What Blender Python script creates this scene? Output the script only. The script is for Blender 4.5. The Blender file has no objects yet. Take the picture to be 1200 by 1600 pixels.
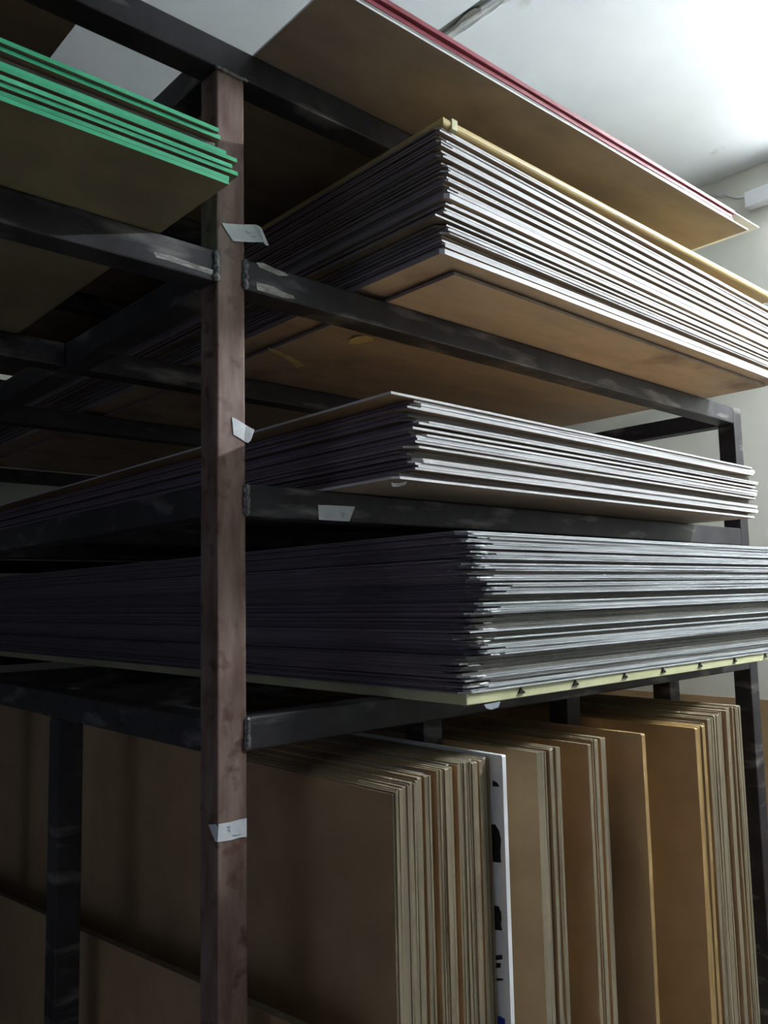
import bpy, bmesh, math, random
from mathutils import Matrix, Vector
random.seed(7)
S = bpy.context.scene
COL = S.collection

# ------------------------------------------------------------------ camera
CAM = (-0.6535, -1.0835, 1.5); YAW, PITCH, ROLL, FPX = 0.7411, 0.1036, -0.0217, 1302.3
def camera_axes():
    f = Vector((math.sin(YAW)*math.cos(PITCH), math.cos(YAW)*math.cos(PITCH), math.sin(PITCH)))
    r = Vector((math.cos(YAW), -math.sin(YAW), 0)); u = r.cross(f)
    c, s = math.cos(ROLL), math.sin(ROLL)
    return c*r+s*u, -s*r+c*u, f
RGT, UP, FWD = camera_axes()
cd = bpy.data.cameras.new('camera'); cam = bpy.data.objects.new('camera', cd); COL.objects.link(cam)
cd.sensor_fit = 'HORIZONTAL'; cd.sensor_width = 36; cd.lens = 36*FPX/1200; cd.clip_start = .02
m = Matrix((RGT, UP, -FWD)).transposed().to_4x4(); m.translation = Vector(CAM); cam.matrix_world = m
S.camera = cam
def at(u, v, axis, val):
    """photo pixel -> point on the world plane axis = val"""
    d = RGT*((u-600)/FPX) + UP*(-(v-800)/FPX) + FWD
    c = Vector(CAM); t = (val-c[axis])/d[axis]
    return c + d*t

# ------------------------------------------------------------------ world, exposure
w = bpy.data.worlds.new('world'); S.world = w; w.use_nodes = True
w.node_tree.nodes['Background'].inputs[0].default_value = (.42, .48, .70, 1)
w.node_tree.nodes['Background'].inputs[1].default_value = .12
S.view_settings.view_transform = 'Standard'; S.view_settings.look = 'None'
S.view_settings.gamma = 1; S.view_settings.use_curve_mapping = False
S.view_settings.exposure = 2.95
TUBE_STRENGTH, DIM_STRENGTH = 150.0, 7.0

# ------------------------------------------------------------------ materials
def lin(c):
    return tuple((x/255/12.92 if x/255 <= .04045 else ((x/255+.055)/1.055)**2.4) for x in c) + (1,)
def material(name, a, b=None, rough=.6, metal=0., scale=(6, 6, 6), detail=5, lo=.35, hi=.65, bump=0., rnd=.0,
             spots=None, spot_scale=20, spot_lo=.6, spot_hi=.7, spec=.4, spot_map=None):
    mt = bpy.data.materials.new(name); mt.use_nodes = True
    nt = mt.node_tree; N = nt.nodes; L = nt.links; bs = N['Principled BSDF']
    bs.inputs['Roughness'].default_value = rough; bs.inputs['Metallic'].default_value = metal
    bs.inputs['Specular IOR Level'].default_value = spec
    tc = N.new('ShaderNodeTexCoord'); oi = N.new('ShaderNodeObjectInfo')
    mp = N.new('ShaderNodeMapping'); mp.inputs['Scale'].default_value = scale
    off = N.new('ShaderNodeVectorMath'); off.operation = 'MULTIPLY_ADD'
    cmb = N.new('ShaderNodeCombineXYZ')
    for k in range(3): L.new(oi.outputs['Random'], cmb.inputs[k])
    off.inputs[1].default_value = (37, 53, 71)
    L.new(cmb.outputs[0], off.inputs[0]); L.new(tc.outputs['Object'], off.inputs[2])
    L.new(off.outputs[0], mp.inputs['Vector'])
    nz = N.new('ShaderNodeTexNoise'); nz.inputs['Scale'].default_value = 1; nz.inputs['Detail'].default_value = detail
    nz.inputs['Roughness'].default_value = .6
    L.new(mp.outputs[0], nz.inputs['Vector'])
    cr = N.new('ShaderNodeValToRGB'); cr.color_ramp.elements[0].position = lo; cr.color_ramp.elements[1].position = hi
    cr.color_ramp.elements[0].color = lin(a); cr.color_ramp.elements[1].color = lin(b or a)
    L.new(nz.outputs['Fac'], cr.inputs[0]); out = cr.outputs[0]
    if spots:
        n2 = N.new('ShaderNodeTexNoise'); n2.inputs['Scale'].default_value = spot_scale; n2.inputs['Detail'].default_value = 6
        if spot_map:
            m2 = N.new('ShaderNodeMapping'); m2.inputs['Scale'].default_value = spot_map
            L.new(off.outputs[0], m2.inputs['Vector']); L.new(m2.outputs[0], n2.inputs['Vector'])
        else: L.new(off.outputs[0], n2.inputs['Vector'])
        r2 = N.new('ShaderNodeValToRGB'); r2.color_ramp.elements[0].position = spot_lo; r2.color_ramp.elements[1].position = spot_hi
        L.new(n2.outputs['Fac'], r2.inputs[0])
        mx = N.new('ShaderNodeMix'); mx.data_type = 'RGBA'
        L.new(r2.outputs[0], mx.inputs[0]); L.new(out, mx.inputs[6]); mx.inputs[7].default_value = lin(spots)
        out = mx.outputs[2]
    if rnd:
        hs = N.new('ShaderNodeHueSaturation'); ml = N.new('ShaderNodeMath'); ml.operation = 'MULTIPLY_ADD'
        ml.inputs[1].default_value = 2*rnd; ml.inputs[2].default_value = 1-rnd
        L.new(oi.outputs['Random'], ml.inputs[0]); L.new(ml.outputs[0], hs.inputs['Value'])
        L.new(out, hs.inputs['Color']); out = hs.outputs[0]
    L.new(out, bs.inputs['Base Color'])
    if bump:
        bp = N.new('ShaderNodeBump'); bp.inputs['Strength'].default_value = bump; bp.inputs['Distance'].default_value = .002
        L.new(nz.outputs['Fac'], bp.inputs['Height']); L.new(bp.outputs[0], bs.inputs['Normal'])
    return mt
M = {}
M['plaster'] = material('wall_plaster', (226, 226, 214), (214, 214, 202), .85, scale=(1.5, 1.5, 1.5), bump=.15)
M['ceiling'] = material('ceiling_paint', (226, 230, 231), (217, 221, 222), .8, scale=(2, 2, 2), bump=.1, spots=(196, 198, 192), spot_scale=9, spot_lo=.7, spot_hi=.78)
M['dimwall'] = material('room_wall_paint', (128, 127, 130), (116, 115, 118), .9, scale=(1.5, 1.5, 1.5))
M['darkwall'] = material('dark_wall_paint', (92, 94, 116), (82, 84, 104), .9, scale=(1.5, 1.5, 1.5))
M['floor'] = material('concrete_floor', (164, 161, 156), (146, 143, 139), .85, scale=(3, 3, 3), bump=.2)
M['steel'] = material('black_steel', (46, 44, 48), (62, 60, 64), .5, .35, scale=(14, 14, 14), rnd=.0, spots=(136, 133, 132), spot_scale=9, spot_lo=.56, spot_hi=.76, bump=.1, spot_map=(.7, 1, 3))
M['rust'] = material('primed_post_steel', (106, 81, 72), (138, 117, 108), .6, .1, scale=(40, 40, 9), spots=(88, 62, 52), spot_scale=30, spot_lo=.56, spot_hi=.68, bump=.2)
M['weld'] = material('weld_metal', (70, 68, 70), (140, 138, 138), .35, .7, scale=(150, 150, 150), bump=.4)
M['ply'] = material('plywood_face', (172, 152, 128), (194, 172, 146), .6, scale=(3, 14, 14), rnd=.06, spots=(130, 102, 84), spot_scale=5, spot_lo=.58, spot_hi=.75)
M['brown'] = material('hardboard_face', (122, 106, 92), (146, 128, 110), .6, scale=(4, 10, 10), rnd=.05, spots=(160, 136, 110), spot_scale=4, spot_lo=.6, spot_hi=.8)
M['mdf'] = material('fibreboard_face', (172, 144, 108), (158, 130, 96), .65, scale=(8, 8, 8), rnd=.05)
M['edge_white'] = material('white_core_edge', (206, 206, 208), (182, 182, 184), .6, scale=(2, 3, 300), rnd=.16)
M['edge_tan'] = material('tan_core_edge', (132, 120, 108), (160, 146, 130), .7, scale=(30, 30, 90), rnd=.12)
M['edge_grey'] = material('grey_core_edge', (190, 194, 198), (160, 164, 168), .5, scale=(12, 30, 300), rnd=.26)
M['edge_dark'] = material('dark_core_edge', (112, 110, 108), (134, 132, 128), .6, scale=(30, 30, 120), rnd=.15)
M['end_shade'] = material('shaded_end_edge', (116, 106, 114), (138, 126, 132), .75, scale=(30, 8, 120), rnd=.15)  # shade on the sheet ends, put into their colour
M['edge_mdf'] = material('fibreboard_edge', (110, 101, 82), (132, 121, 99), .75, scale=(60, 60, 4), rnd=.14, spots=(104, 92, 72), spot_scale=40, spot_lo=.6, spot_hi=.75)
M['edge_ochre'] = material('ochre_edge', (142, 114, 70), (156, 128, 82), .6, scale=(20, 20, 20), rnd=.05)
M['green'] = material('green_edge', (56, 172, 124), (84, 192, 146), .5, scale=(8, 8, 40), rnd=.12)
M['green_face'] = material('olive_brown_face', (112, 100, 76), (128, 116, 90), .6, scale=(8, 8, 8))
M['red'] = material('red_edge', (156, 70, 82), (138, 58, 70), .5, scale=(8, 8, 8), rnd=.12)
M['yellow'] = material('yellow_bullnose', (184, 162, 120), (200, 178, 116), .45, scale=(3, 8, 8))
M['cream'] = material('cream_board', (206, 206, 166), (192, 192, 150), .6, scale=(10, 10, 10))
M['black'] = material('black_plastic', (18, 18, 18), (26, 26, 26), .5)
M['blue'] = material('blue_ink', (38, 58, 150), (46, 66, 160), .5)
M['white'] = material('white_board', (226, 228, 230), (216, 218, 220), .45)
M['paper'] = material('paper_tape', (226, 230, 234), (212, 216, 220), .7, scale=(60, 60, 60), bump=.2)
M['pencil'] = material('pencil_marks', (150, 156, 164), (140, 146, 154), .8)
M['ytape'] = material('yellow_tape', (226, 208, 142), (206, 188, 122), .6, scale=(30, 30, 30))
M['fixture'] = material('white_enamel', (232, 232, 236), (226, 226, 230), .4)
M['cable'] = material('white_cable', (214, 216, 214), (204, 206, 204), .5)
M['sealant'] = material('glossy_sealant', (220, 220, 216), (206, 206, 200), .15, scale=(30, 30, 30), bump=.6, spec=.7)
M['groove'] = material('grey_mortar', (134, 134, 124), (116, 116, 106), .9, scale=(30, 30, 30))
for nm, st in (('glow', TUBE_STRENGTH), ('glow_dim', DIM_STRENGTH)):
    em = bpy.data.materials.new('tube_'+nm); em.use_nodes = True
    b_ = em.node_tree.nodes['Principled BSDF']
    b_.inputs['Emission Color'].default_value = (.90, .96, 1, 1); b_.inputs['Emission Strength'].default_value = st
    M[nm] = em

# ------------------------------------------------------------------ helpers
def link(name, me, parent=None, loc=None):
    o = bpy.data.objects.new(name, me); COL.objects.link(o)
    if parent: o.parent = parent
    if loc is not None: o.location = loc
    return o
def tag(o, label, cat, group=None):
    o['label'] = label; o['category'] = cat
    if group: o['group'] = group
    return o
def structure(o, label=None):
    o['kind'] = 'structure'
    if label: o['label'] = label
    return o
def mesh(name, verts, faces, mats, idx=None, smooth=False):
    me = bpy.data.meshes.new(name); me.from_pydata([tuple(v) for v in verts], [], faces)
    for mt in (mats if isinstance(mats, (list, tuple)) else [mats]): me.materials.append(M[mt])
    if idx:
        for p, i in zip(me.polygons, idx): p.material_index = i
    if smooth:
        for p in me.polygons: p.use_smooth = True
    me.validate(); me.update(); return me
BF = [(0, 3, 2, 1), (4, 5, 6, 7), (0, 1, 5, 4), (1, 2, 6, 5), (2, 3, 7, 6), (3, 0, 4, 7)]
def box_mesh(name, x0, x1, y0, y1, z0, z1, mats):
    return mesh(name, [(x0, y0, z0), (x1, y0, z0), (x1, y1, z0), (x0, y1, z0), (x0, y0, z1), (x1, y0, z1), (x1, y1, z1), (x0, y1, z1)], BF, mats)
def bevel_box(name, x0, x1, y0, y1, z0, z1, mats, r=.004):
    bm = bmesh.new(); bmesh.ops.create_cube(bm, size=1)
    for v in bm.verts: v.co = Vector((x0+(v.co.x+.5)*(x1-x0), y0+(v.co.y+.5)*(y1-y0), z0+(v.co.z+.5)*(z1-z0)))
    bmesh.ops.bevel(bm, geom=bm.edges[:], offset=r, segments=2, profile=.6, affect='EDGES')
    me = bpy.data.meshes.new(name); bm.to_mesh(me); bm.free(); me.materials.append(M[mats]); return me
def prism(name, outline, h, mats, axis=2):
    """outline (a,b) pairs extruded along axis from 0 to h; cap faces material 0, sides material 1"""
    n = len(outline)
    def P(a, b, c): return {2: (a, b, c), 0: (c, a, b), 1: (b, c, a)}[axis]
    vs = [P(a, b, 0) for a, b in outline] + [P(a, b, h) for a, b in outline]
    fs = [tuple(range(n))[::-1], tuple(range(n, 2*n))] + [(i, (i+1) % n, n+(i+1) % n, n+i) for i in range(n)]
    return mesh(name, vs, fs, mats, [0, 0]+[min(1, len(mats)-1 if isinstance(mats, (list, tuple)) else 0)]*n)
def tube_mesh(name, pts, r, mats, seg=8):
    vs, fs = [], []
    pts = [Vector(p) for p in pts]
    for i, p in enumerate(pts):
        t = (pts[min(i+1, len(pts)-1)]-pts[max(i-1, 0)]).normalized()
        a = t.cross(Vector((0, 0, 1)));  a = a if a.length > .1 else t.cross(Vector((1, 0, 0)))
        a.normalize(); b = t.cross(a)
        for k in range(seg):
            q = 2*math.pi*k/seg; vs.append(p+r*(math.cos(q)*a+math.sin(q)*b))
    for i in range(len(pts)-1):
        for k in range(seg):
            fs.append((i*seg+k, i*seg+(k+1) % seg, (i+1)*seg+(k+1) % seg, (i+1)*seg+k))
    fs += [tuple(range(seg))[::-1], tuple(range((len(pts)-1)*seg, len(pts)*seg))]
    return mesh(name, vs, fs, mats, smooth=True)
ONES = ['', 'first', 'second', 'third', 'fourth', 'fifth', 'sixth', 'seventh', 'eighth', 'ninth', 'tenth', 'eleventh', 'twelfth', 'thirteenth',
        'fourteenth', 'fifteenth', 'sixteenth', 'seventeenth', 'eighteenth', 'nineteenth']
def ordinal(n):
    if n < 20: return ONES[n]
    t = {2: 'twent', 3: 'thirt', 4: 'fort', 5: 'fift', 6: 'sixt', 7: 'sevent', 8: 'eight', 9: 'ninet'}[n//10]
    return t+'ieth' if n % 10 == 0 else t+'y-'+ONES[n % 10]

# ------------------------------------------------------------------ room
XW, YB, ZC = 2.30, 2.62, 3.03          # far wall, wall behind the rack, ceiling
XL, YF = -4.6, -3.4
structure(link('floor', box_mesh('floor', XL, XW, YF, YB, -.1, 0, 'floor')), 'grey concrete floor')
structure(link('wall_right', box_mesh('wall_right', XW, XW+.15, YF, YB, 0, ZC, 'plaster')), 'pale plastered far wall')
structure(link('wall_back', box_mesh('wall_back', XL, XW+.15, YB, YB+.15, 0, ZC, 'plaster')), 'plastered wall behind the rack')
structure(link('wall_left', prism('wall_left', [(YF, 0), (-2.2, 0), (-2.2, 2.4), (.2, 2.4), (.2, 0), (YB+.15, 0), (YB+.15, ZC), (YF, ZC)], .15, ['darkwall'], axis=0), None, (XL-.15, 0, 0)), 'plain unseen wall at the dark end with an opening added for fill light')  # opening is made up, lets dim bluish fill light reach the stack ends
structure(link('wall_front', box_mesh('wall_front', XL-.15, XW+.15, YF-.15, YF, 0, ZC, 'dimwall')), 'plain wall facing the rack')
ce = bpy.data.objects.new('ceiling', None); COL.objects.link(ce); ce.location = (0, 0, ZC); structure(ce, 'white painted ceiling of two slabs')
XS = .915                                # seam between the two slabs
c1 = link('ceiling_slab', box_mesh('ceiling_slab', XL-.15, XS-.012, YF-.15, YB+.15, 0, .12, 'ceiling'), ce)
c2 = link('ceiling_slab', box_mesh('ceiling_slab', XS+.012, XW+.15, YF-.15, YB+.15, 0, .12, 'ceiling'), ce)
c3 = link('seam_filler', box_mesh('seam_filler', XS-.012, XS+.012, YF-.15, YB+.15, .006, .12, 'groove'), ce)
c3['label'] = 'grey mortar in the seam between ceiling slabs'
# ragged sealant smeared along the seam
vs, fs = [], []; n = 90; rr = random.Random(3)
for i in range(n+1):
    yy = -1.2+3.2*i/n; a = .012+.008*rr.random(); b = .042+.014*rr.random(); h = .0035+.004*rr.random()
    k = rr.uniform(-.004, .004)
    vs += [(XS+a-.004, yy, 0), (XS+a+.008, yy, -h), (XS+(a+b)/2+k, yy, -h*.5), (XS+b-.01, yy, -h*1.3), (XS+b, yy, 0)]
for i in range(n):
    for j in range(4): fs.append((5*i+j, 5*i+j+1, 5*i+6+j, 5*i+5+j))
sl = link('sealant_bead', mesh('sealant_bead', vs, fs, 'sealant', smooth=True), ce); sl['label'] = 'glossy sealant smeared along the ceiling seam'
# wide grey crack patch next to it, where the plaster has broken away
pk = [(690, 55), (700, 49), (712, 38), (722, 27), (733, 18), (742, 13), (751, 13), (752, 17), (744, 23), (735, 31), (726, 36), (722, 44), (712, 50), (698, 58), (688, 61)]
po = [at(u, v, 2, ZC-.0015) for u, v in pk]
o = link('broken_plaster', prism('broken_plaster', [(p.x, p.y) for p in po], .0014, ['groove']), ce, (0, 0, -.0015)); o['label'] = 'grey patch of broken plaster beside the seam'

# ------------------------------------------------------------------ tube lamp on the far wall
def tube_lamp(loc, length, label, glow, under):
    lamp = bpy.data.objects.new('tube_lamp', None); COL.objects.link(lamp); lamp.location = loc
    tag(lamp, label, 'lamp', 'tube lamps on the far wall')
    link('batten_body', bevel_box('batten_body', -.045, 0, -length, 0, -.028, .03, 'fixture', .004), lamp)
    xo, zo = ((-.030, -.048) if under else (-.064, -.012))
    for yy in (-.135, -length+.015): link('lamp_holder', bevel_box('lamp_holder', xo-.018, xo+.015, yy, yy+.02, zo-.016, zo+.020, 'fixture', .003), lamp)
    link('glass_tube', tube_mesh('glass_tube', [(xo, -.137, zo), (xo, -length+.035, zo)], .013, glow, 12), lamp)
    return lamp
pb = at(1163, 313, 0, XW-.045)
tube_lamp((XW, pb.y, pb.z), .60, 'white batten tube lamp fixed high on the pale far wall', 'glow_dim', True)
lb_ = tube_lamp((2.09, -.60, 2.72), .72, 'short bright tube lamp hung from the ceiling near the far wall, outside the view', 'glow', False)
for yy in (-.12, -.60): link('hanger_rod', tube_mesh('hanger_rod', [(-.022, yy, .029), (-.022, yy, ZC-2.72-.0005)], .005, 'fixture'), lb_)
cp = [at(u, v, 0, XW-.005) for u, v in ((1085, 302), (1110, 305), (1128, 307), (1134, 304), (1142, 307), (1152, 309), (1163, 307.5))]
tag(link('power_cable', tube_mesh('power_cable', cp, .0035, 'cable')), 'thin white cable running along the far wall to the tube lamp', 'cable')
pc = at(1131, 304, 0, XW)
tag(link('cable_clip', bevel_box('cable_clip', XW-.016, XW-.0002, pc.y-.006, pc.y+.006, pc.z-.004, pc.z+.014, 'cable', .002)), 'small white clip on the cable beside the tube lamp', 'clip')

# ------------------------------------------------------------------ steel rack
Z4, Z3, Z2, ZT = 1.3275, 1.681, 2.041, 2.394          # tops of the four levels
T = .05; L = 1.743; ROWS = (0., .595, 1.20, 2.30)
rack = bpy.data.objects.new('steel_rack', None); COL.objects.link(rack); rack.location = (0, 0, 0)
tag(rack, 'dark welded steel storage rack with reddish front post and angle beams', 'rack')
def bar(name, x0, x1, y0, y1, z0, z1, mt='steel', label=None):
    o = link(name, bevel_box(name, x0, x1, y0, y1, z0, z1, mt, .003), rack)
    if label: o['label'] = label
    return o
e = .0008; FRONT = []
for yi, yy in enumerate(ROWS):
    FRONT.append(bar('post', 0, T, yy, yy+T, 0, Z4-T-e if yi in (1, 2) else ZT-T-e, 'rust' if yi == 0 else 'steel', 'reddish brown scuffed front post' if yi == 0 else None))
    bar('post', L, L+T, yy, yy+T, 0, Z4-T-e if yi in (1, 2) else Z2-e)
    bar('post', -L-T, -L, yy, yy+T, 0, ZT-T-e)
    bar('beam', -L-T, XW-.001, yy, yy+T, ZT-T, ZT)
    b2_ = bar('beam', T+e, L-e, yy, yy+T, Z2-T, Z2)
    if yi == 0: BEAM2 = b2_
    bar('beam', -L+e, -e, yy, yy+T, Z2-T, Z2)
    for zz in (Z3, Z4): bar('beam', T+e, L-e, yy, yy+T, zz-T, zz)
for xx in (0, L, -L-T):
    for zz in (Z2, Z3, Z4) if xx != -L-T else (Z2,):
        bar('cross_beam', xx, xx+T, T+e, ROWS[-1]-e, zz-T, zz-.0005)
    for a, b in zip(ROWS[:-1], ROWS[1:]):
        bar('cross_beam', xx, xx+T, a+T+e, b-e, ZT-T, ZT-.0005)
for xx in (.475, .930, 1.384):
    for yy in (T+.002, 1.2+T+.002):
        bar('divider_post', xx, xx+T, yy, yy+T, 0, Z4-.002)
# weld beads where the front beams meet the front post
def weld(x, z0, z1, par):
    vs, fs = [], []; n = 12; rr = random.Random(int(z0*1000)); seg = 7
    for i in range(n+1):
        z = z0+(z1-z0)*i/n; r = (.0035+.0028*rr.random())*(0.5 if i in (0, n) else 1)
        for k in range(seg):
            q = 2*math.pi*k/seg; vs.append((x+r*math.cos(q)*1.2, -.0008+r*math.sin(q)*.8, z+rr.uniform(-.0008, .0008)))
    for i in range(n):
        for k in range(seg): fs.append((i*seg+k, i*seg+(k+1) % seg, (i+1)*seg+(k+1) % seg, (i+1)*seg+k))
    fs += [tuple(range(seg))[::-1], tuple(range(n*seg, (n+1)*seg))]
    link('weld_bead', mesh('weld_bead', vs, fs, 'weld', smooth=True), par)
for zz in (Z2, Z3, Z4): weld(T+.001, zz-T, zz, FRONT[0])
weld(-.001, Z2-T, Z2, FRONT[0])
def weldx(x0, x1, z):
    pts = [(x0+(x1-x0)*i/14, -.001, z+random.uniform(-.0015, .0015)) for i in range(15)]
    link('weld_bead', tube_mesh('weld_bead', pts, .003, 'weld', 6), FRONT[0])
weldx(-.004, T+.006, ZT-T-.001)

M['scrape'] = material('bare_scraped_steel', (120, 118, 114), (184, 182, 176), .45, .3, scale=(30, 30, 90), lo=.4, hi=.6)
def scrape(pix):
    pts = [at(u, v, 1, -.0002) for u, v in pix]
    o = link('scrape_mark', prism('scrape_mark', [(p.z, p.x) for p in pts], .0004, ['scrape'], axis=1), BEAM2, (0, -.0005, 0))
    o['label'] = 'bare metal scrape on the beam'
scrape([(400, 410), (412, 411), (428, 419), (446, 427), (452, 431), (436, 431), (420, 424), (406, 418)])
scrape([(400, 440), (412, 444), (426, 447), (444, 457), (458, 462), (461, 467), (446, 466), (424, 459), (402, 453)])
scrape([(240, 394), (268, 400), (300, 411), (333, 422), (333, 430), (302, 420), (262, 407), (244, 402)])
# ------------------------------------------------------------------ sheets
def outline(w, d, seed, chip=.004, jit=.0008):
    rr = random.Random(seed); pts = []
    c = chip*rr.random()**2*4
    pts.append((0, c*.8)) if c > .004 else None
    pts.append((c, 0))
    for i in range(1, 6): pts.append((w*i/6, rr.uniform(-jit, jit)))
    pts.append((w, 0)); pts.append((w, d)); pts.append((0, d))
    pts.append((rr.uniform(-jit, jit), d*.5))
    return pts
def flat_kind(name, w, d, t, face, edge, nvar=4, chip=.004, jit=.0008, end=None):
    out = []
    for k in range(nvar):
        me = prism(name, outline(w, d, 100*k+int(t*1e5), chip, jit), t, [face, edge])
        if end:                              # left and right ends coloured darker, standing in for shade
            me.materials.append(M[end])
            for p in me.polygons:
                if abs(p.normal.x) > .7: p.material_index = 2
        out.append(me)
    return out
def place_stack(name, kinds, plan, x0, y0, z0, labelf, cat, group, tilt_w=1.22):
    """plan from the bottom up: (kind, dx, dy, gap_left, gap_right)"""
    zl = zr = z0; out = []; n = len(plan)
    for i, (kind, dx, dy, gl, gr) in enumerate(plan):
        zl += gl; zr += gr
        ms, t = kinds[kind]
        o = link(name, ms[(i*7+3) % len(ms)], None, (x0+dx, y0+dy, zl))
        o.rotation_euler = (0, -math.atan2(zr-zl, tilt_w), 0)
        zl += t+.0002; zr += t+.0002
        lab = labelf(kind, n-i, n)
        tag(o, lab, cat, group); out.append(o)
    return out, zl

W, D = 1.22, 2.44
# --- stack 1: white edged plywood on the second level
K1 = {'ply': (flat_kind('plywood_sheet', W, D, .006, 'ply', 'edge_tan', 2, end='end_shade'), .006),
      'thin': (flat_kind('plywood_sheet', 1.31, D, .0032, 'brown', 'edge_white', 6, .006, end='end_shade'), .0032),
      'slab': (flat_kind('plywood_sheet', 1.31, D, .009, 'ply', 'edge_white', 3, .003, end='end_shade'), .009),
      'tan': (flat_kind('plywood_sheet', 1.31, D, .0038, 'brown', 'edge_tan', 4, .006, end='end_shade'), .0038)}
rr = random.Random(11)
plan = [('ply', .06, .03, .0003, .0003)]
def grp(kind, n, dx, dy, gl=.0003, gr=.0003, sp=.0015):
    for k in range(n):
        plan.append((kind, dx+rr.uniform(-sp, sp)*3, dy+rr.uniform(-sp, sp), gl if k == 0 else .0002, gr if k == 0 else .0002))
grp('slab', 1, 0, 0, .006, .002); grp('thin', 1, .004, .001, .004, .0005); grp('thin', 2, .006, .002, .001); grp('tan', 2, .014, .014, .006, .001)
grp('thin', 4, .014, .002, .001, .0005); grp('tan', 1, .012, .010); grp('thin', 1, -.012, .004, .003, .0005); grp('tan', 1, .014, .012)
grp('thin', 3, .012, .002, .002, .0005); grp('tan', 1, .02, .010, .001); grp('thin', 2, .014, .003, .001); grp('tan', 1, .02, .010, .001)
grp('slab', 1, .018, .002, .001, .0005); grp('thin', 3, .02, .002, .001); grp('tan', 2, .02, .012, .001, .001)
grp('thin', 2, .016, .004, .001); grp('tan', 1, .02, .012, .001); grp('thin', 4, .02, .003, .001, .001)
grp('tan', 2, .016, .012, .002, .001); grp('thin', 3, .012, .004, .001, .001); grp('tan', 1, .016, .012, .002, .001); grp('thin', 4, .012, .004, .002, .001)
grp('tan', 2, .014, .012, .002, .002); grp('thin', 2, .012, .006, .001, .001); grp('tan', 1, .012, .012, .002, .002)
def lab1(kind, i, n):
    if i == n: return 'tan plywood sheet at the very bottom of the white-edged stack, on the beam'
    d = {'thin': 'thin white-edged plywood sheet', 'slab': 'thick white-edged plywood board', 'tan': 'recessed tan-edged plywood sheet'}[kind]
    return f'{d}, {ordinal(i)} below the yellow board of the uppermost shelf stack'
s1, z1 = place_stack('plywood_sheet', K1, plan, .298, -.196, Z2+.0005, lab1, 'sheet', 'plywood sheets stacked on the second level', 1.31)
# yellow bullnosed board on top
def bullnose(w, d, t):
    vs, fs = [], []; prof = []
    for k in range(9):
        a = -math.pi/2+math.pi*k/8; prof.append((-math.cos(a)*t*.5, t*.5+math.sin(a)*t*.5))
    ring = [(0, 0, 1, 1), (w, 0, -1, 1), (w, d, -1, -1), (0, d, 1, -1)]
    for (o, z) in prof:
        for (x, y, sx, sy) in ring: vs.append((x+sx*(t*.5+o), y+sy*(t*.5+o), z))
    for i in range(8):
        for k in range(4): fs.append((4*i+k, 4*i+(k+1) % 4, 4*i+4+(k+1) % 4, 4*i+4+k))
    fs += [(3, 2, 1, 0), (32, 33, 34, 35)]
    me = mesh('bullnose_board', vs, fs, 'yellow'); return me
yb = bpy.data.objects.new('yellow_board', None); COL.objects.link(yb); yb.location = (.315, -.192, z1+.0005)
tag(yb, 'yellow round-edged board lying on top of the white-edged plywood stack', 'board')
link('panel', bullnose(1.31, D, .018), yb)
o = link('corner_tape', bevel_box('corner_tape', .020, .034, -.0012, .05, -.0003, .0188, 'cream', .0006), yb); o['label'] = 'cream tape wrapped around the board corner'

# --- stack 2 on the third level
K2 = {'ply': (flat_kind('plywood_sheet', 1.24, D, .004, 'brown', 'edge_white', 2), .004),
      'top': (flat_kind('plywood_sheet', 1.25, D, .004, 'mdf', 'edge_white', 1, .0), .004),
      'thin': (flat_kind('laminated_sheet', W, D, .0036, 'brown', 'edge_white', 5, .006, end='end_shade'), .0036),
      'tan': (flat_kind('laminated_sheet', W, D, .0042, 'brown', 'edge_dark', 4, .006, end='end_shade'), .0042)}
plan = [('ply', 0, 0, .0003, .0003)]
grp('tan', 2, .03, .02, .004, .0005); grp('thin', 5, .046, .002, .0005); grp('tan', 3, .042, .018, .0008); grp('thin', 1, .03, .0, .0005)
grp('tan', 1, .045, .01); grp('thin', 4, .052, .002); grp('tan', 1, .045, .012); grp('thin', 1, .046, .003); grp('tan', 1, .05, .012, .0005); grp('thin', 2, .054, .002)
grp('tan', 3, .046, .018, .001, .001); grp('thin', 1, .03, .002); grp('thin', 3, .045, .003); plan.append(('top', -.005, .0, .0008, .0008))
def lab2(kind, i, n):
    if i == n: return 'lowest thin plywood sheet under the middle shelf stack, jutting out left'
    if i == 1: return 'topmost brown plywood sheet of the middle shelf stack, jutting out left'
    d = {'thin': 'thin pale-edged laminated sheet', 'tan': 'recessed dark-edged laminated sheet'}[kind]
    return f'{d}, {ordinal(i)} from the top of the middle shelf stack'
s2, z2 = place_stack('laminated_sheet', K2, plan, .207, -.170, Z3+.0005, lab2, 'sheet', 'laminated sheets stacked on the third level')
for o in (s2[0], s2[-1]): o.name = 'plywood_sheet'

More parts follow.
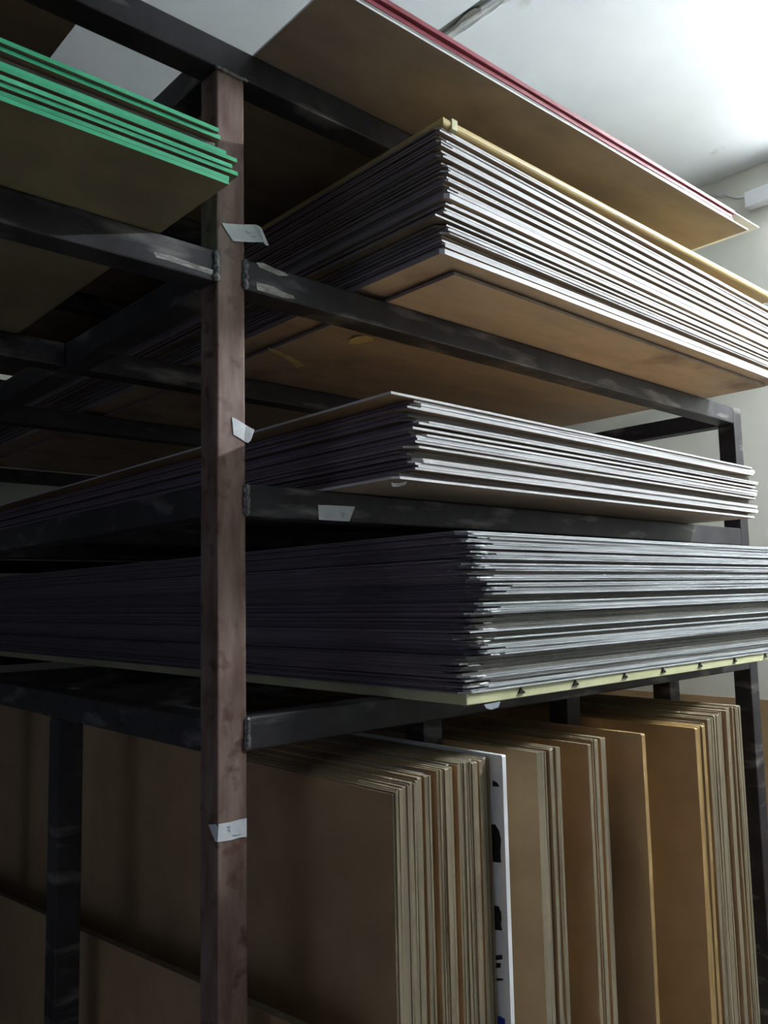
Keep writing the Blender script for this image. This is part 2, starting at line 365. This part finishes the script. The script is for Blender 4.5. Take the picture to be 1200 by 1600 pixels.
# --- stack 3: tall grey stack on the fourth level, over a cream board
K3 = {'light': (flat_kind('grey_sheet', W, D, .0028, 'edge_dark', 'edge_grey', 8, .016, .0012, end='end_shade'), .0028),
      'dark': (flat_kind('grey_sheet', W, D, .0028, 'edge_dark', 'edge_dark', 8, .014, .0012, end='end_shade'), .0028)}
cbd = bpy.data.objects.new('cream_board', None); COL.objects.link(cbd); cbd.location = (.350, -.172, Z4+.0005)
tag(cbd, 'cream board with black clips under the tall grey stack', 'board')
link('panel', bevel_box('panel', 0, 1.24, 0, D, 0, .018, 'cream', .0015), cbd)
clip_outline = [(-.009, 0), (.010, 0), (.0075, .004), (.003, .006), (.0005, .0105), (-.002, .0085), (-.004, .004)]
cme = prism('clip', [(z, x) for x, z in clip_outline][::-1], -.003, ['black'], axis=1)
for u, v in ((813, 1078), (898, 1067), (975, 1055), (1035, 1048), (1093, 1042), (1147, 1033), (1195, 1028)):
    p = at(u, v+2, 1, -.172); o = link('clip', cme, cbd, (p.x-.350, -.0001, .0068)); o['label'] = 'black clip'
plan = []; zz = .0
seq = [('light', 4, .0, .002), ('dark', 2, .006, .006), ('light', 3, .004, .003), ('dark', 8, .004, .016), ('dark', 1, .02, .01), ('light', 6, .040, .0), ('dark', 2, .028, .01),
       ('light', 1, .02, .002), ('dark', 3, .026, .014), ('light', 1, .018, .003), ('dark', 8, .034, .016), ('light', 1, .024, .0), ('light', 5, .042, .002), ('dark', 4, .05, .016),
       ('light', 6, .055, .0), ('dark', 1, .03, .008), ('light', 3, .028, .002), ('dark', 2, .02, .010), ('light', 4, .018, .002), ('dark', 2, .014, .012), ('light', 4, .026, .002),
       ('dark', 1, .024, .008), ('light', 3, .022, .002), ('light', 4, .012, .003), ('light', 2, .0, .001)]
for kind, n, dx, dy in seq:
    for k in range(n): plan.append((kind, dx+rr.uniform(-.006, .006), dy+rr.uniform(-.0022, .0022), rr.choice((.0, .0002, .0005)), rr.choice((.0, .0002, .0005))))
print('stack3 sheets', len(plan))
def lab3(kind, i, n):
    return f'{"silvery grey" if kind == "light" else "dark grey"} thin sheet, {ordinal(i)} from the top of the tall grey stack'
s3, z3 = place_stack('grey_sheet', K3, plan, .345, -.176, Z4+.0190, lab3, 'sheet', 'grey sheets stacked on the fourth level')
fr = random.Random(21)
for i in sorted(fr.sample(range(4, len(s3)-2), 22)):        # torn shreds of film at the front left corners
    o = s3[i]; x0 = fr.uniform(.006, .03); ww = fr.uniform(.008, .03); vs = []
    for k in range(5):
        x = x0+ww*k/4; vs += [(x, -.0016-fr.random()*.004, .0026-fr.uniform(0, .0004)), (x+fr.uniform(-.003, .003), -.0034-fr.random()*.009, .0012-fr.uniform(.0, .0011))]
    rows = [(vs[2*k], vs[2*k+1]) for k in range(5)]
    f_ = link('torn_film', mesh('torn_film', vs, [(2*k, 2*k+1, 2*k+3, 2*k+2) for k in range(4)], 'white'), o)
print('stack tops', round(z1, 3), round(z2, 3), round(z3, 3))

# --- green stack in the left bay
KG = {'g': (flat_kind('green_board', 1.3, D, .0055, 'green_face', 'green', 4, .006, .0015), .0055),
      'd': (flat_kind('green_board', 1.3, D, .0042, 'green_face', 'edge_dark', 2, .006, .0015), .0042)}
plan = [('g', 0, 0, .0003, .0003), ('g', .002, .002, .0012, .0012), ('d', -.004, .016, .0003, .0003), ('g', .016, .003, .0008, .0008), ('g', .006, .001, .0006, .0006), ('d', .004, .018, .0004, .0004),
        ('g', .014, .002, .0008, .0008), ('g', .0, .006, .0018, .0018), ('d', -.01, .018, .0005, .0005), ('d', -.012, .014, .0006, .0006), ('g', -.010, .004, .0008, .0008), ('g', -.015, .0, .001, .001)]
for i, o in enumerate(place_stack('green_board', KG, plan, -.096-1.3, -.188, Z2+.0005, lambda k, i, n: f'{"green-edged" if k == "g" else "recessed dark-edged"} board beside the front post, {ordinal(i)} from top of its green stack', 'board', 'green boards in the left bay')[0]): pass

# --- plywood on the top level, right bay
KT = {'ply': (flat_kind('plywood_sheet', 1.31, D, .0035, 'brown', 'edge_white', 2), .0035),
      'brown': (flat_kind('plywood_sheet', 1.24, D, .0055, 'brown', 'edge_dark', 3, end='end_shade'), .0055),
      'red': (flat_kind('red_board', 1.20, D, .008, 'red', 'red', 2), .008),
      'white': (flat_kind('white_sheet', 1.31, D, .003, 'white', 'edge_white', 2), .003)}
plan = [('ply', 0, 0, .0003, .0003), ('brown', .02, .012, .0005, .0003), ('brown', .012, .008, .0005, .0003), ('red', .045, .006, .0005, .0003), ('red', .05, .0, .0015, .0003), ('white', .085, .006, .0003, .0003)]
def labt(kind, i, n):
    base = {'ply': 'brown plywood sheet at the bottom of the pile on top of the rack', 'brown': 'brown dark-edged plywood sheet', 'red': 'red-edged board', 'white': 'thin white sheet'}[kind]
    return base if kind == 'ply' else f'{base}, {ordinal(i)} from the top of the pile near the ceiling'
st, zt = place_stack('plywood_sheet', KT, plan, .066, -.205, ZT+.0005, labt, 'sheet', 'sheets on top of the rack, right bay')
for o, (k, *_r) in zip(st, plan): o.name = {'ply': 'plywood_sheet', 'brown': 'plywood_sheet', 'red': 'red_board', 'white': 'white_sheet'}[k]
for o in st: o.rotation_euler.z = math.radians(-1.2)
# --- left bay, top level
plan = [('brown', 0, rr.uniform(0, .01), .0003, .0003) for _ in range(3)]
place_stack('plywood_sheet', KT, plan, -.18-1.24, -.19, ZT+.0005, lambda k, i, n: f'dark brown sheet on top of the left bay, {ordinal(i)} from the top', 'sheet', 'sheets on top of the rack, left bay')

# ------------------------------------------------------------------ upright sheets under the rack
def upright_mesh(name, t, d, h, face, edge, seed, chip=.003, slope=0.):
    r2 = random.Random(seed); c = chip*r2.random()
    pts = [(0, 0)] + [(d, 0), (d, h-slope*d), (d*.5, h-slope*d*.5+r2.uniform(-.0006, .0006)), (c, h), (0, h-c)]
    pts += [(r2.uniform(-.0012, .0012), h*k/5) for k in (4, 3, 2, 1)]
    return prism(name, pts, t, [face, edge], axis=0)
def kindset(name, t, face, edge, nv=4): return [upright_mesh(name, t, D, 1.22, face, edge, 31*k+int(t*1e5)) for k in range(nv)]
KU = {'thin': (kindset('fibreboard_sheet', .0042, 'mdf', 'edge_mdf', 6), .0042),
      'mid': (kindset('fibreboard_sheet', .0085, 'mdf', 'edge_mdf', 4), .0085),
      'dark': (kindset('fibreboard_sheet', .0055, 'brown', 'edge_dark', 4), .0055),
      'ochre': (kindset('fibreboard_sheet', .0120, 'mdf', 'edge_ochre', 2), .0120),
      'thick': (kindset('fibreboard_sheet', .0160, 'mdf', 'edge_mdf', 2), .0160)}
def upright(plan, x0, y0, top, what, group, total=None):
    x = x0; n = len(plan); out = []
    for i, (kind, dy, dz) in enumerate(plan):
        ms, t = KU[kind]
        o = link('fibreboard_sheet', ms[(5*i+2) % len(ms)], None, (x, y0+dy, 0.0)); o.scale.z = (top+dz)/1.22
        x += t+.0003
        tone = {'thin': 'thin tan fibreboard sheet', 'mid': 'tan fibreboard sheet', 'dark': 'recessed dark brown sheet', 'ochre': 'thick ochre-edged fibreboard sheet', 'thick': 'thick tan fibreboard sheet'}[kind]
        tag(o, f'{tone} upright, {ordinal(i+1)} from left in {what}' if n > 1 else f'{tone} standing upright {what}', 'sheet', group); out.append(o)
    return out, x
def U(kind, n, dy, dz, sp=.002): return [(kind, dy+rr.uniform(-sp, sp), dz+rr.uniform(-sp, sp)) for _ in range(n)]
A = U('thin', 3, 0, 0) + U('thin', 2, .002, .003) + U('mid', 1, .003, .006) + U('thin', 5, .004, .008) + U('mid', 1, .002, .011) + U('dark', 1, .022, .008) + U('mid', 1, .002, .013) + U('thin', 1, .002, .013) + \
    U('dark', 2, .026, .012) + U('thin', 4, .004, .016) + U('mid', 1, .003, .017) + U('thin', 3, .006, .016) + U('dark', 2, .024, .015) + U('thin', 8, .006, .018) + U('mid', 1, .005, .019) + \
    U('dark', 1, .022, .017) + U('mid', 1, .006, .018) + U('thin', 3, .012, .017) + U('dark', 1, .016, .016) + U('thin', 1, .012, .017)
sa, xa = upright(A, .186, -.172, 1.22, 'the bundle beside the front post', 'fibreboard sheets upright in the first compartment')
print('A end', xa)
# white printed sign board beside them
wb = bpy.data.objects.new('sign_board', None); COL.objects.link(wb); XA = xa+.001
wb.location = (XA, -.186, 0); tag(wb, 'white sign board with black and blue print standing upright among tan sheets', 'sign')
link('panel', upright_mesh('panel', .009, 1.8, 1.243, 'white', 'white', 5), wb)
def mark(pix, mt):
    pts = [at(u, v, 0, XA) for u, v in pix]; pts2 = [(p.y+.186, p.z) for p in pts]
    me = prism('print_mark', pts2, -.0004, [mt], axis=0); link('print_mark', me, wb, (-.00005, 0, 0))
mark([(770, 1219), (776, 1222), (781, 1229), (770, 1229)], 'black')
mark([(766, 1288), (774, 1288), (780, 1298), (783, 1312), (782, 1330), (783, 1348), (766, 1346)], 'black')
mark([(768, 1414), (779, 1416), (783, 1425), (784, 1436), (783, 1445), (785, 1454), (768, 1452)], 'black')
mark([(768, 1493), (785, 1492), (785, 1499), (768, 1501)], 'black'); mark([(768, 1504), (783, 1505), (782, 1512), (768, 1514)], 'black')
mark([(768, 1528), (786, 1529), (786, 1532), (768, 1533)], 'black'); mark([(768, 1592), (780, 1587), (789, 1592), (790, 1612), (768, 1612)], 'blue')

B = U('thick', 1, .0, 0) + U('thin', 3, .004, .002) + U('dark', 1, .016, 0) + U('mid', 2, .002, .003) + U('thin', 3, .0, .002)
sb, xb = upright(B, .5275, -.170, 1.228, 'the bundle beside the sign board', 'fibreboard sheets upright in the second compartment, near half')
C = U('mid', 1, -.006, .0) + U('thin', 1, -.004, .0) + U('dark', 2, .014, -.002) + U('thin', 2, .0, .004) + U('mid', 1, .0, .004) + U('dark', 3, .016, .0) + U('mid', 1, .004, .004) + U('thin', 2, .008, .004)
sc, xc = upright(C, .668, -.170, 1.226, 'the bundle beside the lone ochre-edged board', 'fibreboard sheets upright in the second compartment, middle')
Dg, xd = upright([('ochre', 0, 0)], .812, -.202, 1.230, 'alone between two bundles', None)
Eg = U('ochre', 3, -.004, -.003) + U('thin', 4, .004, .0) + U('dark', 1, .012, 0) + U('mid', 2, .0, .006) + U('thin', 4, .006, .008) + U('mid', 3, .002, .012) + U('thin', 4, .006, .014) + U('dark', 1, .02, .014) + U('thick', 1, .0, .016) + U('mid', 2, .006, .02) + U('thin', 4, .002, .021) + U('mid', 2, .0, .022)
se, xe = upright(Eg, 1.026, -.196, 1.219, 'the widest bundle by the far post', 'fibreboard sheets upright in the third compartment')
print('B,C,E ends', xb, xc, xe)
oc = link('offcut_board', upright_mesh('offcut_board', .016, 1.9, .90, 'mdf', 'edge_mdf', 77, .004, .093), None, (.095, -.12, 0))
tag(oc, 'short offcut board with sloping top standing behind the front post', 'board')
lb = link('leaning_board', upright_mesh('leaning_board', .012, D, 1.128, 'mdf', 'edge_ochre', 78), None, (2.225, -.75, 0)); lb.rotation_euler = (0, math.radians(1.7), 0)
tag(lb, 'brown fibreboard leaning on the far wall beyond the rack', 'board')

# ------------------------------------------------------------------ paper tape labels and scraps
def ribbon(name, rows, mt, thick=.0004):
    """rows: list of (top point, bottom point)"""
    n = len(rows); vs = []
    for a, b in rows: vs += [Vector(a), Vector(b)]
    bm = bmesh.new(); bv = [bm.verts.new(v) for v in vs]
    for i in range(n-1): bm.faces.new((bv[2*i], bv[2*i+1], bv[2*i+3], bv[2*i+2]))
    bmesh.ops.recalc_face_normals(bm, faces=bm.faces[:])
    bmesh.ops.solidify(bm, geom=bm.faces[:], thickness=thick)
    me = bpy.data.meshes.new(name); bm.to_mesh(me); bm.free(); me.materials.append(M[mt]); return me
def F(u, v, y=-.0012): return at(u, v, 1, y)
def scribble(par, pix, y=-.0019):
    pts = [at(u, v, 1, y) for u, v in pix]
    o = link('pencil_mark', tube_mesh('pencil_mark', pts, .00045, 'pencil', 5), par)
t1 = link('tape_label', ribbon('tape_label', [(F(346.5, 348.5), F(352, 358)), (F(357, 349.5), F(364, 376.5)), (F(380, 351), F(380, 378)), (F(393, 351, -.004), F(398, 378.5, -.004)), (F(400, 351, -.008), F(411, 378.5, -.008)), (F(405, 353.5, -.010), F(415, 383, -.010)), (F(408.5, 357, -.008), F(420, 384, -.008))], 'paper'))
tag(t1, 'white paper tape flag curling off the front post above the second beam', 'tape')
scribble(t1, [(384, 361), (388, 364), (393, 364)], -.0052); scribble(t1, [(394, 369), (401, 370)], -.0075)
t2 = link('tape_label', ribbon('tape_label', [(F(362.5, 651.5), F(365, 679.5)), (F(372, 656), F(372, 683)), (F(384, 664, -.0012), F(381, 689)), (F(391, 668, -.003), F(387.5, 692.5, -.003)), (F(398, 671.5, -.004), F(392, 688, -.004))], 'paper'))
tag(t2, 'small torn white tape scrap on the front post above the middle stack', 'tape')
def X0(u, v): return at(u, v, 0, -.0012)
t3 = link('tape_label', ribbon('tape_label', [(X0(325.5, 1288.5), X0(336.5, 1315)), (X0(333, 1288), X0(340, 1315.5)), (F(342, 1287.5, -.0013), F(342.5, 1315.5, -.0013)), (F(360, 1284.5), F(362, 1312.5)), (F(375, 1280.5), F(375, 1308.5)), (F(385.5, 1278.5), F(385.5, 1307.5))], 'paper'))
tag(t3, 'white tape label with faint pencil marks wrapped around the post low down', 'tape')
scribble(t3, [(355, 1293), (358, 1291), (360, 1293), (357, 1296), (360, 1299)]); scribble(t3, [(364, 1305), (370, 1305), (377, 1303)])
t4 = link('tape_label', ribbon('tape_label', [(F(497, 789), F(498.5, 812)), (F(515, 789.5), F(515, 813)), (F(535, 790.5), F(532, 814)), (F(555, 791.5), F(546, 814.5))], 'paper'))
tag(t4, 'white tape label on the front of the third beam', 'tape')
scribble(t4, [(532, 802), (536, 801), (538, 804), (534, 807), (537, 808)])
def Zp(u, v, z=Z2-.0006): return at(u, v, 2, z)
y1 = link('tape_scrap', ribbon('tape_scrap', [(Zp(417, 543), Zp(423, 549)), (Zp(440, 550), Zp(443, 558)), (Zp(460, 560, Z2-.002), Zp(458, 569, Z2-.002)), (Zp(477, 570, Z2-.004), Zp(465, 575, Z2-.004))], 'ytape'))
tag(y1, 'long pale yellow tape strip stuck under the plywood behind the second beam', 'tape')
y2 = link('tape_scrap', ribbon('tape_scrap', [(Zp(545, 531), Zp(544, 538)), (Zp(556, 526, Z2-.003), Zp(560, 537)), (Zp(572, 524), Zp(577, 533)), (Zp(583, 527, Z2-.002), Zp(586, 531))], 'ytape'))
tag(y2, 'crumpled yellow tape scrap under the plywood close to the second beam', 'tape')
tb = link('tape_scrap', ribbon('tape_scrap', [(F(756, 1101, -.1735), F(760, 1107, -.1735)), (F(768, 1099, -.1737), F(768, 1109, -.1737)), (F(782, 1096, -.1735), F(779, 1105, -.1735))], 'pencil'))
tag(tb, 'small lavender tape tab hanging below the cream board', 'tape')
pc_ = link('paper_chip', ribbon('paper_chip', [(Zp(611, 754, Z3-.001), Zp(613, 760, Z3-.006)), (Zp(622, 755, Z3-.001), Zp(622, 760, Z3-.004)), (Zp(636, 752, Z3-.0005), Zp(634, 757, Z3-.002))], 'paper'))
tag(pc_, 'tiny white paper chip hanging under the corner of the middle stack', 'paper')
